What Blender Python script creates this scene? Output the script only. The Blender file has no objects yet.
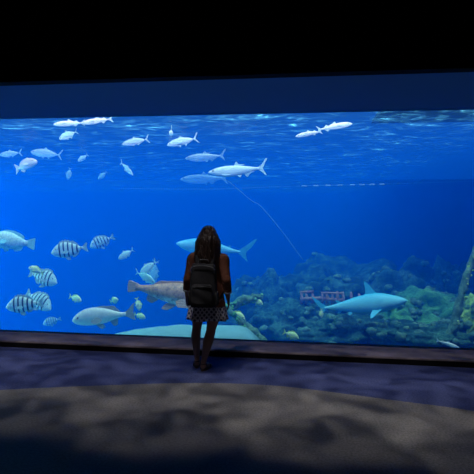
import bpy, bmesh, math, random
from mathutils import Vector, Matrix, Euler, noise
PI = math.pi
R = math.radians
col = bpy.context.scene.collection
scene = bpy.context.scene
rnd = random.Random(7)

# ------------------------------------------------------------------ camera
F = 455.0
CAMZ = 1.48
cam_data = bpy.data.cameras.new('camera')
cam_data.sensor_width = 36.0
cam_data.lens = 36.0 * F / 474.0
cam_data.clip_start = 0.05
cam = bpy.data.objects.new('camera', cam_data)
col.objects.link(cam)
YAW = R(6.93); PITCH = R(0.38); ROLL = R(0.77)
rot = Matrix.Rotation(YAW, 3, 'Z') @ Matrix.Rotation(R(90) + PITCH, 3, 'X') @ Matrix.Rotation(ROLL, 3, 'Z')
cam.matrix_world = Matrix.Translation((0, 0, CAMZ)) @ rot.to_4x4()
scene.camera = cam

def ray(px, py):
    return rot @ Vector(((px - 237) / F, -(py - 237) / F, -1.0))
def at(px, py, Y):
    d = ray(px, py); t = Y / d.y
    return Vector((0, 0, CAMZ)) + d * t
def onz(px, py, z=0.0):
    d = ray(px, py); t = (z - CAMZ) / d.z
    return Vector((0, 0, CAMZ)) + d * t

# ------------------------------------------------------------------ layout
W = 6.39          # tank side of the viewing window
CURB_H = 0.083
WIN_TOP = 3.26
CURB_Y = 5.74
SOF_Y = 4.97
X0, X1 = -15.5, 9.5
TANK_BACK = 17.5
SURF = 3.31
CEIL = 4.6

# ------------------------------------------------------------------ helpers
def tag(o, label=None, cat=None, group=None, kind=None):
    if label: o['label'] = label
    if cat: o['category'] = cat
    if group: o['group'] = group
    if kind: o['kind'] = kind
    return o
def empty(name, loc=(0, 0, 0), rz=0):
    o = bpy.data.objects.new(name, None); col.objects.link(o)
    o.empty_display_size = 0.1
    o.location = loc; o.rotation_euler = (0, 0, rz)
    return o
def link_mesh(name, me, m, parent=None, smooth=True):
    if m is not None and not me.materials: me.materials.append(m)
    if smooth:
        for p in me.polygons: p.use_smooth = True
    o = bpy.data.objects.new(name, me); col.objects.link(o)
    if parent: o.parent = parent
    return o
def obj(name, bm, m, parent=None, smooth=True, normals=True):
    if normals: bmesh.ops.recalc_face_normals(bm, faces=bm.faces[:])
    me = bpy.data.meshes.new(name); bm.to_mesh(me); bm.free()
    return link_mesh(name, me, m, parent, smooth)
def bake_mods(o):
    dg = bpy.context.evaluated_depsgraph_get(); dg.update()
    me = bpy.data.meshes.new_from_object(o.evaluated_get(dg))
    o.modifiers.clear(); o.data = me
    for p in me.polygons: p.use_smooth = True
    return o
def box(bm, lo, hi):
    v = [bm.verts.new((x, y, z)) for x in (lo[0], hi[0]) for y in (lo[1], hi[1]) for z in (lo[2], hi[2])]
    for f in ((0,1,3,2),(4,6,7,5),(0,4,5,1),(2,3,7,6),(0,2,6,4),(1,5,7,3)):
        bm.faces.new([v[i] for i in f])
def copy_tree(o, parent=None):
    c = o.copy(); col.objects.link(c)
    if parent: c.parent = parent
    for ch in list(o.children): copy_tree(ch, c)
    return c
def smoothstep(a, b, x):
    t = max(0.0, min(1.0, (x - a) / (b - a))); return t * t * (3 - 2 * t)
def interp(tab, x):
    """smooth (catmull) interpolation of rows (x, a, b, ...)"""
    n = len(tab)
    if x <= tab[0][0]: return tab[0][1:]
    if x >= tab[-1][0]: return tab[-1][1:]
    for i in range(n - 1):
        if tab[i][0] <= x <= tab[i+1][0]: break
    p1, p2 = tab[i], tab[i+1]
    p0 = tab[i-1] if i > 0 else p1; p3 = tab[i+2] if i + 2 < n else p2
    h = p2[0] - p1[0]; t = (x - p1[0]) / h
    out = []
    for k in range(1, len(p1)):
        m1 = (p2[k] - p0[k]) / (p2[0] - p0[0]) * h; m2 = (p3[k] - p1[k]) / (p3[0] - p1[0]) * h
        t2, t3 = t*t, t*t*t
        out.append((2*t3-3*t2+1)*p1[k] + (t3-2*t2+t)*m1 + (-2*t3+3*t2)*p2[k] + (t3-t2)*m2)
    return out
def spline(pts, n):
    """catmull-rom through vectors; rows may carry a radius as 4th value"""
    out = []; m = len(pts)
    for i in range(m - 1):
        p0 = pts[max(i-1, 0)]; p1 = pts[i]; p2 = pts[i+1]; p3 = pts[min(i+2, m-1)]
        for k in range(n):
            t = k / n
            out.append([0.5*((2*b) + (-a+c)*t + (2*a-5*b+4*c-d)*t*t + (-a+3*b-3*c+d)*t**3) for a, b, c, d in zip(p0, p1, p2, p3)])
    out.append(list(pts[-1]))
    return out
def tube(bm, pts, seg=10, wob=0.0, seed=0.0, rad=None, flat=(1.0, 1.0)):
    """closed tapering tube through (x,y,z,r) rows"""
    rows = []
    n = len(pts); up = None
    for i, p in enumerate(pts):
        c = Vector(p[:3]); r = p[3] if len(p) > 3 else rad
        a = Vector(pts[max(i-1, 0)][:3]); b = Vector(pts[min(i+1, n-1)][:3])
        d = (b - a)
        d = d.normalized() if d.length > 1e-9 else Vector((0, 0, 1))
        if up is None:
            up = Vector((0, 0, 1)) if abs(d.z) < 0.9 else Vector((0, 1, 0))
        s = d.cross(up).normalized(); up = s.cross(d).normalized()
        row = []
        for k in range(seg):
            an = 2*PI*k/seg
            q = s*math.cos(an)*flat[0] + up*math.sin(an)*flat[1]
            rr = r
            if wob: rr = r * (1 + wob * noise.fractal((c + q*r)*(1.2/max(r, .02)) * 0.35 + Vector((seed, 0, 0)), 1.0, 2.0, 3))
            row.append(bm.verts.new(c + q*rr))
        rows.append(row)
    for a, b in zip(rows, rows[1:]):
        for k in range(seg):
            bm.faces.new((a[k], a[(k+1) % seg], b[(k+1) % seg], b[k]))
    bm.faces.new(rows[0][::-1]); bm.faces.new(rows[-1])
def ball(bm, c, r, sub=2, rz=None):
    sc = Vector(r) if hasattr(r, '__len__') else Vector((r, r, r))
    m = Matrix.Translation(c) @ (rz.to_4x4() if rz else Matrix.Identity(4)) @ Matrix.Diagonal((*sc, 1))
    bmesh.ops.create_icosphere(bm, subdivisions=sub, radius=1.0, matrix=m)
def loft(bm, rings, cap=True):
    rows = [[bm.verts.new(p) for p in r] for r in rings]
    n = len(rows[0])
    for a, b in zip(rows, rows[1:]):
        for k in range(n):
            bm.faces.new((a[k], a[(k+1) % n], b[(k+1) % n], b[k]))
    if cap:
        bm.faces.new(rows[0][::-1]); bm.faces.new(rows[-1])

# ------------------------------------------------------------------ materials
class NT:
    def __init__(s, name):
        s.m = bpy.data.materials.new(name); s.m.use_nodes = True
        s.t = s.m.node_tree; s.t.nodes.clear()
        s.out = s.t.nodes.new('ShaderNodeOutputMaterial')
    def n(s, typ, **kw):
        nd = s.t.nodes.new(typ)
        for k, v in kw.items():
            if k.startswith('_'): setattr(nd, k[1:], v)
            else: s.set(nd.inputs[k.replace('__', ' ')], v)
        return nd
    def set(s, sock, v):
        if hasattr(v, 'outputs'): s.t.links.new(v.outputs[0], sock)
        elif hasattr(v, 'links'): s.t.links.new(v, sock)
        else: sock.default_value = v
    def link(s, a, b): s.t.links.new(a, b)
    def coord(s, which='Object'): return s.n('ShaderNodeTexCoord').outputs[which]
    def noise(s, scale, detail=4, rough=.55, vec=None, dist=0.0):
        nd = s.n('ShaderNodeTexNoise'); nd.inputs['Scale'].default_value = scale
        nd.inputs['Detail'].default_value = detail; nd.inputs['Roughness'].default_value = rough
        nd.inputs['Distortion'].default_value = dist
        s.link(vec if vec is not None else s.coord(), nd.inputs['Vector'])
        return nd
    def ramp(s, fac, stops, interp='LINEAR'):
        nd = s.n('ShaderNodeValToRGB'); cr = nd.color_ramp; cr.interpolation = interp
        while len(cr.elements) < len(stops): cr.elements.new(0.5)
        for e, (p, c) in zip(cr.elements, stops):
            e.position = p; e.color = (*c, 1) if hasattr(c, '__len__') else (c, c, c, 1)
        s.link(fac, nd.inputs['Fac']); return nd.outputs['Color']
    def mix(s, fac, a, b):
        nd = s.n('ShaderNodeMix', _data_type='RGBA')
        for sock, v in ((nd.inputs[0], fac), (nd.inputs[6], a), (nd.inputs[7], b)):
            if hasattr(v, 'links'): s.link(v, sock)
            elif hasattr(v, '__len__'): sock.default_value = (*v, 1)
            else: sock.default_value = v
        return nd.outputs[2]
    def math(s, op, a, b=None):
        nd = s.n('ShaderNodeMath', _operation=op)
        s.set(nd.inputs[0], a)
        if b is not None: s.set(nd.inputs[1], b)
        return nd.outputs[0]
    def bump(s, h, strength=.3, dist=.01):
        nd = s.n('ShaderNodeBump'); nd.inputs['Strength'].default_value = strength
        nd.inputs['Distance'].default_value = dist; s.link(h, nd.inputs['Height']); return nd.outputs[0]
    def pbr(s, color, rough=.7, normal=None, spec=.3, metal=0.0, **kw):
        p = s.n('ShaderNodeBsdfPrincipled')
        if hasattr(color, 'links'): s.link(color, p.inputs['Base Color'])
        else: p.inputs['Base Color'].default_value = (*color, 1)
        s.set(p.inputs['Roughness'], rough)
        p.inputs['Specular IOR Level'].default_value = spec
        p.inputs['Metallic'].default_value = metal
        if normal is not None: s.link(normal, p.inputs['Normal'])
        s.link(p.outputs[0], s.out.inputs['Surface'])
        return s.m

def plain(name, c1, c2, scale=20, rough=.7, bump=.2, spec=.3, detail=5, bdist=.004):
    t = NT(name); nz = t.noise(scale, detail)
    return t.pbr(t.mix(nz.outputs[0], c1, c2), rough, t.bump(nz.outputs[0], bump, bdist), spec)

def carpet(name, c1, c2):
    t = NT(name)
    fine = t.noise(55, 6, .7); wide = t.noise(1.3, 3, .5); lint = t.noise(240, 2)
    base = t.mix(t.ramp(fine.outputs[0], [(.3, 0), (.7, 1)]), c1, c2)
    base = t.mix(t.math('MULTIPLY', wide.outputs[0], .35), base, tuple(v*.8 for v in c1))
    h = t.math('ADD', fine.outputs[0], lint.outputs[0])
    return t.pbr(base, .95, t.bump(h, .6, .006), .05)
M = {}
M['carpet_grey'] = carpet('carpet_grey', (.10,.095,.09), (.28,.26,.24))
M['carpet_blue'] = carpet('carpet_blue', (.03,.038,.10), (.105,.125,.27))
M['black'] = plain('black_paint', (.006,.006,.007), (.010,.010,.012), 8, .85, .1, .1)
M['soffit'] = plain('navy_plaster', (.20,.38,.60), (.22,.40,.62), 3, .9, .05, .05)
M['curb'] = None
t = NT('curb_stone'); a = t.noise(9, 6, .65); b = t.noise(60, 4)
M['curb'] = t.pbr(t.mix(a.outputs[0], (.10,.07,.075), (.30,.24,.24)), .75, t.bump(b.outputs[0], .4, .004), .2)
M['tank_wall'] = plain('tank_wall', (.02,.10,.24), (.03,.14,.30), 1.2, .9, .1, .1)
t = NT('sand'); a = t.noise(3, 6, .6); b = t.noise(90, 4)
cc = t.mix(a.outputs[0], (.18,.42,.43), (.32,.62,.62))
geo = t.n('ShaderNodeVertexColor', _layer_name='gravel')
gcol = t.ramp(t.noise(16, 8, .75).outputs[0], [(.35, (.008,.018,.022)), (.5, (.045,.08,.085)), (.66, (.26,.36,.34))])
cc = t.mix(geo.outputs['Color'], cc, gcol)
M['sand'] = t.pbr(cc, .95, t.bump(b.outputs[0], .6, .02), .05)

# the clear acrylic of the window: faint mirror, otherwise see-through
t = NT('acrylic')
fr = t.n('ShaderNodeFresnel', IOR=1.2)
mx = t.n('ShaderNodeMixShader')
t.link(fr.outputs[0], mx.inputs[0])
tr = t.n('ShaderNodeBsdfTransparent'); tr.inputs[0].default_value = (.97,.99,1,1)
gl = t.n('ShaderNodeBsdfGlossy'); gl.inputs['Roughness'].default_value = .02
t.link(tr.outputs[0], mx.inputs[1]); t.link(gl.outputs[0], mx.inputs[2]); t.link(mx.outputs[0], t.out.inputs[0])
M['acrylic'] = t.m

# sea water body: blue scattering and red absorption
t = NT('sea_water')
sc = t.n('ShaderNodeVolumeScatter'); sc.inputs['Color'].default_value = (.0,.185,1.0,1); sc.inputs['Density'].default_value = .14
ab = t.n('ShaderNodeVolumeAbsorption'); ab.inputs['Color'].default_value = (.0,.60,.92,1); ab.inputs['Density'].default_value = .25
ad = t.n('ShaderNodeAddShader'); t.link(sc.outputs[0], ad.inputs[0]); t.link(ab.outputs[0], ad.inputs[1])
t.link(ad.outputs[0], t.out.inputs['Volume'])
M['water'] = t.m

# rippled surface seen from beneath
t = NT('water_surface')
mp = t.n('ShaderNodeMapping'); mp.inputs['Scale'].default_value = (1.0, 1.9, 1.0); t.link(t.coord(), mp.inputs[0])
n1 = t.noise(3.2, 5, .6, mp.outputs[0], .8); n2 = t.noise(1.1, 3, .5, mp.outputs[0])
fac = t.ramp(t.math('ADD', t.math('MULTIPLY', n1.outputs[0], .75), t.math('MULTIPLY', n2.outputs[0], .25)), [(.50, .01), (.60, .09), (.69, .65)])  # light glints painted in as translucent noise patches
trn = t.n('ShaderNodeBsdfTransparent'); trn.inputs[0].default_value = (.9,.95,1,1)
trl = t.n('ShaderNodeBsdfTranslucent'); trl.inputs[0].default_value = (.14,.62,.85,1)
gls = t.n('ShaderNodeBsdfGlossy'); gls.inputs['Roughness'].default_value = .12
bp = t.bump(n1.outputs[0], .5, .08); t.link(bp, gls.inputs['Normal'])
m1 = t.n('ShaderNodeMixShader'); t.link(fac, m1.inputs[0]); t.link(trn.outputs[0], m1.inputs[1]); t.link(trl.outputs[0], m1.inputs[2])
m2 = t.n('ShaderNodeMixShader'); m2.inputs[0].default_value = .18; t.link(m1.outputs[0], m2.inputs[1]); t.link(gls.outputs[0], m2.inputs[2])
t.link(m2.outputs[0], t.out.inputs[0])
M['surface'] = t.m

# ------------------------------------------------------------------ hall
arc_px = [(-60, 394), (0, 390), (50, 387.5), (100, 385.5), (150, 383.7), (200, 383), (237, 383.6), (280, 386), (320, 390.5), (354, 395), (400, 401), (440, 406), (474, 411), (530, 420)]
arc = [onz(x, y) for x, y in arc_px]
dl = (arc[0] - arc[1]).normalized(); dr = (arc[-1] - arc[-2]).normalized()
arc = [arc[0] + dl*7] + [Vector(p) for p in spline([tuple(p) for p in arc], 6)] + [arc[-1] + dr*7]
HX0, HX1 = -9.0, 8.0
def strip(name, m, yfun_a, yfun_b, z):
    bm = bmesh.new(); prev = None
    for p in arc:
        a = bm.verts.new((p.x, yfun_a(p), z)); b = bm.verts.new((p.x, yfun_b(p), z))
        a2 = bm.verts.new((p.x, yfun_a(p), z-.1)); b2 = bm.verts.new((p.x, yfun_b(p), z-.1))
        if prev:
            bm.faces.new((prev[0], a, b, prev[1])); bm.faces.new((prev[2], prev[3], b2, a2))
            bm.faces.new((prev[0], prev[2], a2, a)); bm.faces.new((prev[1], b, b2, prev[3]))
        prev = (a, b, a2, b2)
    return obj(name, bm, m, smooth=False)
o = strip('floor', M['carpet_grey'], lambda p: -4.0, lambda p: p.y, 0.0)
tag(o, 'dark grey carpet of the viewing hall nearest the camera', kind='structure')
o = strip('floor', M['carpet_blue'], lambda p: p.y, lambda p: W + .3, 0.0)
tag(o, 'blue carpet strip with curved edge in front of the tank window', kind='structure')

def slab(name, lo, hi, m, label=None, bevel=0):
    bm = bmesh.new(); box(bm, lo, hi)
    o = obj(name, bm, m, smooth=False)
    o['kind'] = 'structure'
    if label: o['label'] = label
    return o
# curb / ledge under the window: ledge top, recessed toe with a black strip standing in for its shade
bm = bmesh.new()
prof = [(CURB_Y, .0), (CURB_Y, .035), (CURB_Y - .02, .045), (CURB_Y - .02, CURB_H - .012), (CURB_Y - .008, CURB_H), (W, CURB_H), (W, 0)]
ra = [bm.verts.new((X0, y, z)) for y, z in prof]; rb = [bm.verts.new((X1, y, z)) for y, z in prof]
n = len(prof)
for i in range(n): bm.faces.new((ra[i], ra[(i+1) % n], rb[(i+1) % n], rb[i]))
bm.faces.new(ra); bm.faces.new(rb[::-1])
o = obj('trim_1', bm, M['curb'], smooth=False); tag(o, 'low stone ledge running under the tank window', kind='structure')
slab('trim_2', (X0, CURB_Y - .027, 0), (X1, CURB_Y - .0205, CURB_H - .02), M['black'], 'black strip for the shade along the foot of the ledge')
# soffit and fascia above the window
slab('ceiling_recess', (X0, SOF_Y, WIN_TOP), (X1, W, WIN_TOP + .35), M['soffit'], 'navy underside of the deep recess over the window')
slab('wall_front', (X0, SOF_Y - .12, WIN_TOP - .004), (X1, SOF_Y - .001, CEIL), M['black'], 'black wall above the tank window')
slab('ceiling', (X0, -4.1, CEIL), (X1, SOF_Y + .0, CEIL + .1), M['black'])
slab('wall_left', (HX0 - .1, -4.1, -.1), (HX0, W - .1, CEIL), M['black'])
slab('wall_right', (HX1, -4.1, -.1), (HX1 + .1, W - .1, CEIL), M['black'])
slab('wall_back', (X0, -4.2, -.1), (X1, -4.0, CEIL), M['black'])
# acrylic pane
bm = bmesh.new(); box(bm, (X0, W - .12, CURB_H), (X1, W, WIN_TOP))
o = obj('window_1', bm, M['acrylic'], smooth=False); tag(o, 'wide clear acrylic viewing window of the aquarium tank', kind='structure')

# ------------------------------------------------------------------ tank shell
def bed(x, y):
    """height of the tank bed"""
    r = smoothstep(-2.3, 0.4, x - 0.12*(y - 7))            # rises towards the right
    near = 1 - smoothstep(7.5, 8.9, y)
    left = smoothstep(-4.6, -1.6, x)
    z = -3.0 + 2.97 * r
    sand = -0.42 + 0.44*left + 0.05*smoothstep(-3.2, -1.0, x)
    z = z - .42*smoothstep(-.75, .0, x) + .12*smoothstep(9.0, 11.0, y)*r
    sand -= .45*smoothstep(-.85, -.15, x)
    z = max(z, sand*near + -3.0*(1 - near))
    z += 0.05*noise.fractal(Vector((x*.9, y*.9, 0)), 1, 2, 4) + .02*noise.noise(Vector((x*4, y*4, 3)))
    return min(z, .06)
bm = bmesh.new()
cl = bm.loops.layers.color.new('gravel')
NX, NY = 220, 150
def bx(i): return X0 + (X1 - X0)*i/NX
def by(j): return W + (TANK_BACK - W)*(j/NY)**1.25
V = [[bm.verts.new((bx(i), by(j), bed(bx(i), by(j)))) for j in range(NY+1)] for i in range(NX+1)]
for i in range(NX):
    for j in range(NY):
        f = bm.faces.new((V[i][j], V[i+1][j], V[i+1][j+1], V[i][j+1]))
        for l in f.loops:
            x, y, z = l.vert.co
            g = smoothstep(-1.1, -.2, x + .5*noise.noise(Vector((x, y, 0))*1.5) - .1*(y-7))
            l[cl] = (g, g, g, 1)
o = obj('tank_floor', bm, M['sand'], normals=False); tag(o, 'sand and gravel bed on the floor of the tank', kind='structure')
slab('tank_wall_back', (X0, TANK_BACK, -3.4), (X1, TANK_BACK + .2, SURF + .5), M['tank_wall'])
slab('tank_wall_left', (X0 - .2, W, -3.4), (X0, TANK_BACK, SURF + .5), M['tank_wall'])
slab('tank_wall_right', (X1, W, -3.4), (X1 + .2, TANK_BACK, SURF + .5), M['tank_wall'])
slab('tank_wall_front', (X0, W - .12, -3.4), (X1, W, CURB_H - .001), M['tank_wall'], 'tank wall under the window, below the ledge')
# water
bm = bmesh.new(); box(bm, (X0 + .001, W + .001, -3.3), (X1 - .001, TANK_BACK - .001, SURF - .002))
o = obj('water', bm, M['water'], smooth=False); tag(o, 'clear blue sea water filling the tank', 'water', kind='stuff')
bm = bmesh.new()
NX, NY = 230, 120
V = [[None]*(NY+1) for _ in range(NX+1)]
for i in range(NX+1):
    for j in range(NY+1):
        x = X0 + (X1 - X0)*i/NX; y = W + .03 + (TANK_BACK - W - .04)*(j/NY)**1.3
        z = SURF + .018 + .016*noise.fractal(Vector((x*1.6, y*2.6, 5)), 1, 2, 3)
        V[i][j] = bm.verts.new((x, y, z))
for i in range(NX):
    for j in range(NY):
        bm.faces.new((V[i][j], V[i+1][j], V[i+1][j+1], V[i][j+1]))
o = obj('water_surface', bm, M['surface'], normals=False); tag(o, 'rippled water surface seen from below along the top of the window', 'water surface', kind='stuff')
# ------------------------------------------------------------------ fish
def fmat(name, back, belly, bars=None, speck=0.0, rough=.45, edge=(.0, .1), spots=None, spec=.5):
    """fish skin: darker back, pale belly, optional cross bars (count, colour) along the body axis"""
    t = NT(name)
    sep = t.n('ShaderNodeSeparateXYZ'); t.link(t.coord(), sep.inputs[0])
    nz = t.noise(14, 4)
    zz = t.math('ADD', sep.outputs[2], t.math('MULTIPLY', t.math('SUBTRACT', nz.outputs[0], .5), .05))
    mr = t.n('ShaderNodeMapRange'); t.link(zz, mr.inputs[0]); mr.inputs[1].default_value = edge[0]; mr.inputs[2].default_value = edge[1]
    c = t.mix(mr.outputs[0], belly, back)
    if bars:
        ph = t.math('ADD', t.math('MULTIPLY', sep.outputs[0], bars[0]*2*PI), t.math('MULTIPLY', sep.outputs[2], bars[3]))
        s = t.math('SINE', t.math('ADD', ph, bars[4] if len(bars) > 4 else 0.0))
        f = t.ramp(t.math('ADD', t.math('MULTIPLY', s, .5), t.math('MULTIPLY', nz.outputs[0], .12)), [(bars[2], 0), (bars[2] + .12, 1)])
        lim = t.math('MULTIPLY', t.math('GREATER_THAN', sep.outputs[0], -.33), t.math('LESS_THAN', sep.outputs[0], .34))
        c = t.mix(t.math('MULTIPLY', f, lim), c, bars[1])
    if speck:
        sp = t.noise(22, 5, .7)
        c = t.mix(t.math('MULTIPLY', t.ramp(sp.outputs[0], [(.45, 0), (.65, 1)]), speck), c, spots or tuple(v*.35 for v in back))
    sc_ = t.n('ShaderNodeTexVoronoi'); sc_.inputs['Scale'].default_value = 60; t.link(t.coord(), sc_.inputs['Vector'])
    return t.pbr(c, rough, t.bump(sc_.outputs[0], .15, .004), spec)
def finmat(name, c, c2):
    t = NT(name)
    mp = t.n('ShaderNodeMapping'); mp.inputs['Scale'].default_value = (1, 1, 1); t.link(t.coord(), mp.inputs[0])
    wv = t.n('ShaderNodeTexWave', _wave_type='BANDS', _bands_direction='Z'); wv.inputs['Scale'].default_value = 14; wv.inputs['Distortion'].default_value = 1.5
    t.link(mp.outputs[0], wv.inputs['Vector'])
    return t.pbr(t.mix(wv.outputs['Fac'], c, c2), .5, t.bump(wv.outputs['Fac'], .3, .004), .3)
t = NT('fish_eye'); rr = t.ramp(t.n('ShaderNodeLayerWeight', Blend=.5).outputs['Facing'], [(0, .01), (1, .02)]); M['eye'] = t.pbr((.01,.01,.012), .1, None, .7)

def body_mesh(name, prof, m, parent, seg=20, nr=34, power=2.0):
    """prof rows: (x, top, bottom, half_width); loft of superellipse rings from tail to snout"""
    prof = sorted(prof); bm = bmesh.new(); rings = []
    xs0, xs1 = prof[0][0], prof[-1][0]
    for i in range(nr + 1):
        u = i/nr; u = .5 - .5*math.cos(PI*u) * (.55 + .45*abs(math.cos(PI*u)))   # denser at the ends
        x = xs0 + (xs1 - xs0)*u
        tp, bt, w_ = interp(prof, x)
        c = (tp + bt)/2; h = max((tp - bt)/2, .0015); w_ = max(w_, .0012)
        ring = []
        for k in range(seg):
            a = 2*PI*k/seg
            ca, sa = math.cos(a), math.sin(a)
            ring.append((x, w_*math.copysign(abs(ca)**(2/power), ca), c + h*sa))
        rings.append(ring)
    loft(bm, rings)
    return obj(name, bm, m, parent)
def fin_mesh(name, outline, m, parent, th=.010, y=0.0, tilt=0.0, yaw=0.0, n=5):
    """outline [(x,z)...] smooth closed polygon, domed in thickness; tilt swings it out sideways about its first point"""
    pts = []
    k = len(outline)
    for i in range(k):
        p0, p1, p2, p3 = (outline[(i+j-1) % k] for j in range(4))
        for s in range(n):
            q = s/n
            cat = [0.5*((2*b)+(-a+c)*q+(2*a-5*b+4*c-d)*q*q+(-a+3*b-3*c+d)*q**3) for a, b, c, d in zip(p0, p1, p2, p3)]
            lin = [b + (c-b)*q for b, c in zip(p1, p2)]
            pts.append((lin[0]*.55 + cat[0]*.45, lin[1]*.55 + cat[1]*.45))
    bm = bmesh.new()
    vs = [bm.verts.new((p[0], 0, p[1])) for p in pts]
    es = [bm.edges.new((vs[i], vs[(i+1) % len(vs)])) for i in range(len(vs))]
    r = bmesh.ops.triangle_fill(bm, edges=es, use_beauty=True)
    bmesh.ops.solidify(bm, geom=bm.faces[:], thickness=th)
    for v in bm.verts: v.co.y += 0
    ymid = sum(v.co.y for v in bm.verts)/len(bm.verts)
    for v in bm.verts: v.co.y -= ymid
    if tilt or yaw or y:
        o0 = Vector((outline[0][0], 0, outline[0][1]))
        mt = Matrix.Translation(o0 + Vector((0, y, 0))) @ Matrix.Rotation(tilt, 4, 'X') @ Matrix.Rotation(yaw, 4, 'Z') @ Matrix.Translation(-o0)
        bm.transform(mt)
    return obj(name, bm, m, parent, smooth=False)
def eyes(parent, x, z, y, r):
    for s in (-1, 1):
        bm = bmesh.new(); ball(bm, (x, s*y, z), (r, r*.5, r), 2); obj('eye', bm, M['eye'], parent)

def make_fish(name, sp):
    root = empty(name)
    bm_, fm_ = sp['mat'], sp['fin']
    body_mesh('body', sp['prof'], bm_, root, power=sp.get('power', 2.1))
    for (nm, out, kw) in sp['fins']:
        if kw.pop('pair', False):
            tl = kw.get('tilt', .5); yy = kw.get('y', .03); yw = kw.get('yaw', .3)
            for s in (-1, 1):
                fin_mesh(nm, out, fm_, root, th=kw.get('th', .007), y=s*yy, tilt=s*tl, yaw=s*yw)
        else:
            fin_mesh(nm, out, fm_, root, **kw)
    eyes(root, *sp['eye'])
    return root

S = {}
# striped sheepshead: deep, steep forehead, spiny back
S['striped_fish'] = dict(
    mat=fmat('striped_skin', (.62,.74,.66), (.78,.86,.80), bars=(8.6, (.02,.035,.04), .20, 1.2, .6), rough=.5, edge=(-.1, .1)),
    fin=finmat('striped_fin', (.30,.42,.40), (.55,.66,.60)),
    prof=[(-.39,.035,-.035,.012),(-.33,.038,-.042,.02),(-.24,.085,-.085,.04),(-.10,.165,-.165,.07),(.06,.225,-.20,.088),(.20,.225,-.20,.09),(.32,.175,-.165,.08),(.42,.085,-.115,.06),(.475,.01,-.065,.035),(.50,-.025,-.04,.012)],
    fins=[('tail_fin', [(-.36,.035),(-.43,.10),(-.50,.135),(-.475,.0),(-.50,-.135),(-.43,-.10),(-.36,-.035)], dict(th=.012)),
          ('dorsal_fin', [(.26,.20),(.23,.275),(.19,.245),(.16,.295),(.12,.255),(.08,.30),(.04,.255),(.0,.275),(-.05,.225),(-.12,.235),(-.22,.15),(-.27,.07),(-.1,.15),(.1,.21)], dict(th=.012)),
          ('anal_fin', [(-.06,-.16),(-.08,-.225),(-.17,-.20),(-.25,-.125),(-.25,-.075)], dict(th=.012)),
          ('pectoral_fin', [(.20,-.06),(.10,-.02),(-.02,-.05),(-.03,-.09),(.08,-.11),(.19,-.09)], dict(pair=True, y=.085, tilt=.25, yaw=-.35)),
          ('pelvic_fin', [(.14,-.185),(.08,-.27),(.0,-.29),(.03,-.20)], dict(pair=True, y=.03, tilt=.25, yaw=0))],
    eye=(.355, .06, .066, .017))
# small yellow grunt
S['yellow_fish'] = dict(
    mat=fmat('yellow_skin', (.90,.97,.45), (.97,.98,.70), speck=.25, edge=(-.05, .12), spots=(.30,.50,.20)),
    fin=finmat('yellow_fin', (.60,.75,.18), (.75,.85,.30)),
    prof=[(-.36,.03,-.03,.012),(-.29,.035,-.038,.022),(-.18,.105,-.10,.05),(-.02,.19,-.165,.08),(.14,.225,-.185,.095),(.27,.20,-.17,.09),(.38,.13,-.13,.07),(.46,.045,-.08,.045),(.50,-.01,-.035,.015)],
    fins=[('tail_fin', [(-.33,.03),(-.41,.12),(-.50,.19),(-.44,.0),(-.50,-.19),(-.41,-.12),(-.33,-.03)], dict(th=.016)),
          ('dorsal_fin', [(.20,.20),(.13,.275),(.0,.27),(-.10,.21),(-.20,.20),(-.25,.07),(-.1,.13),(.08,.20)], dict(th=.016)),
          ('anal_fin', [(-.08,-.14),(-.12,-.22),(-.21,-.17),(-.25,-.06)], dict(th=.016)),
          ('pectoral_fin', [(.20,-.04),(.08,.0),(.0,-.05),(.06,-.09),(.18,-.07)], dict(pair=True, y=.088, tilt=.25, yaw=-.35)),
          ('pelvic_fin', [(.13,-.17),(.05,-.26),(.02,-.18)], dict(pair=True, y=.03, tilt=.25, yaw=0))],
    eye=(.36, .05, .072, .026))
# forked-tail jack
def jack_spec(matk, fink, deep=1.0):
    d = deep
    return dict(mat=matk, fin=fink,
    prof=[(-.40,.012,-.012,.014),(-.35,.014,-.014,.012),(-.24,.05*d,-.05*d,.028),(-.08,.105*d,-.10*d,.05),(.10,.13*d,-.125*d,.06),(.26,.115*d,-.115*d,.058),(.38,.075*d,-.085*d,.045),(.46,.03*d,-.05*d,.03),(.50,-.005,-.02,.01)],
    fins=[('tail_fin', [(-.37,.012),(-.43,.075),(-.50,.165),(-.53,.175),(-.465,.055),(-.435,.0),(-.465,-.055),(-.53,-.16),(-.50,-.15),(-.43,-.07),(-.37,-.012)], dict(th=.012)),
          ('dorsal_fin', [(.10,.12*d),(.03,.195*d),(-.02,.145*d),(-.12,.115*d),(-.25,.075*d),(-.33,.03),(-.30,.02),(-.12,.075*d),(.02,.11*d)], dict(th=.010)),
          ('anal_fin', [(-.04,-.10*d),(-.09,-.165*d),(-.13,-.115*d),(-.24,-.07*d),(-.33,-.03),(-.30,-.02),(-.12,-.075*d)], dict(th=.010)),
          ('pectoral_fin', [(.22,-.02),(.08,-.03),(-.04,-.085),(.05,-.085),(.20,-.06)], dict(pair=True, y=.056, tilt=.3, yaw=-.3)),
          ('pelvic_fin', [(.16,-.115*d),(.08,-.165*d),(.08,-.115*d)], dict(pair=True, y=.02, tilt=.25, yaw=0))],
    eye=(.40, .012, .040, .016))
silver = fmat('silver_skin', (.55,.72,.76), (.85,.93,.95), edge=(-.05, .09), rough=.35)
silverfin = finmat('silver_fin', (.50,.68,.74), (.70,.85,.88))
S['jack'] = jack_spec(silver, silverfin, 1.0)
cyan = fmat('pale_skin', (.55,.88,.82), (.75,.95,.92), edge=(-.05, .09), rough=.4)
S['chub'] = jack_spec(cyan, finmat('pale_fin', (.50,.80,.72), (.66,.90,.82)), 1.45)
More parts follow.
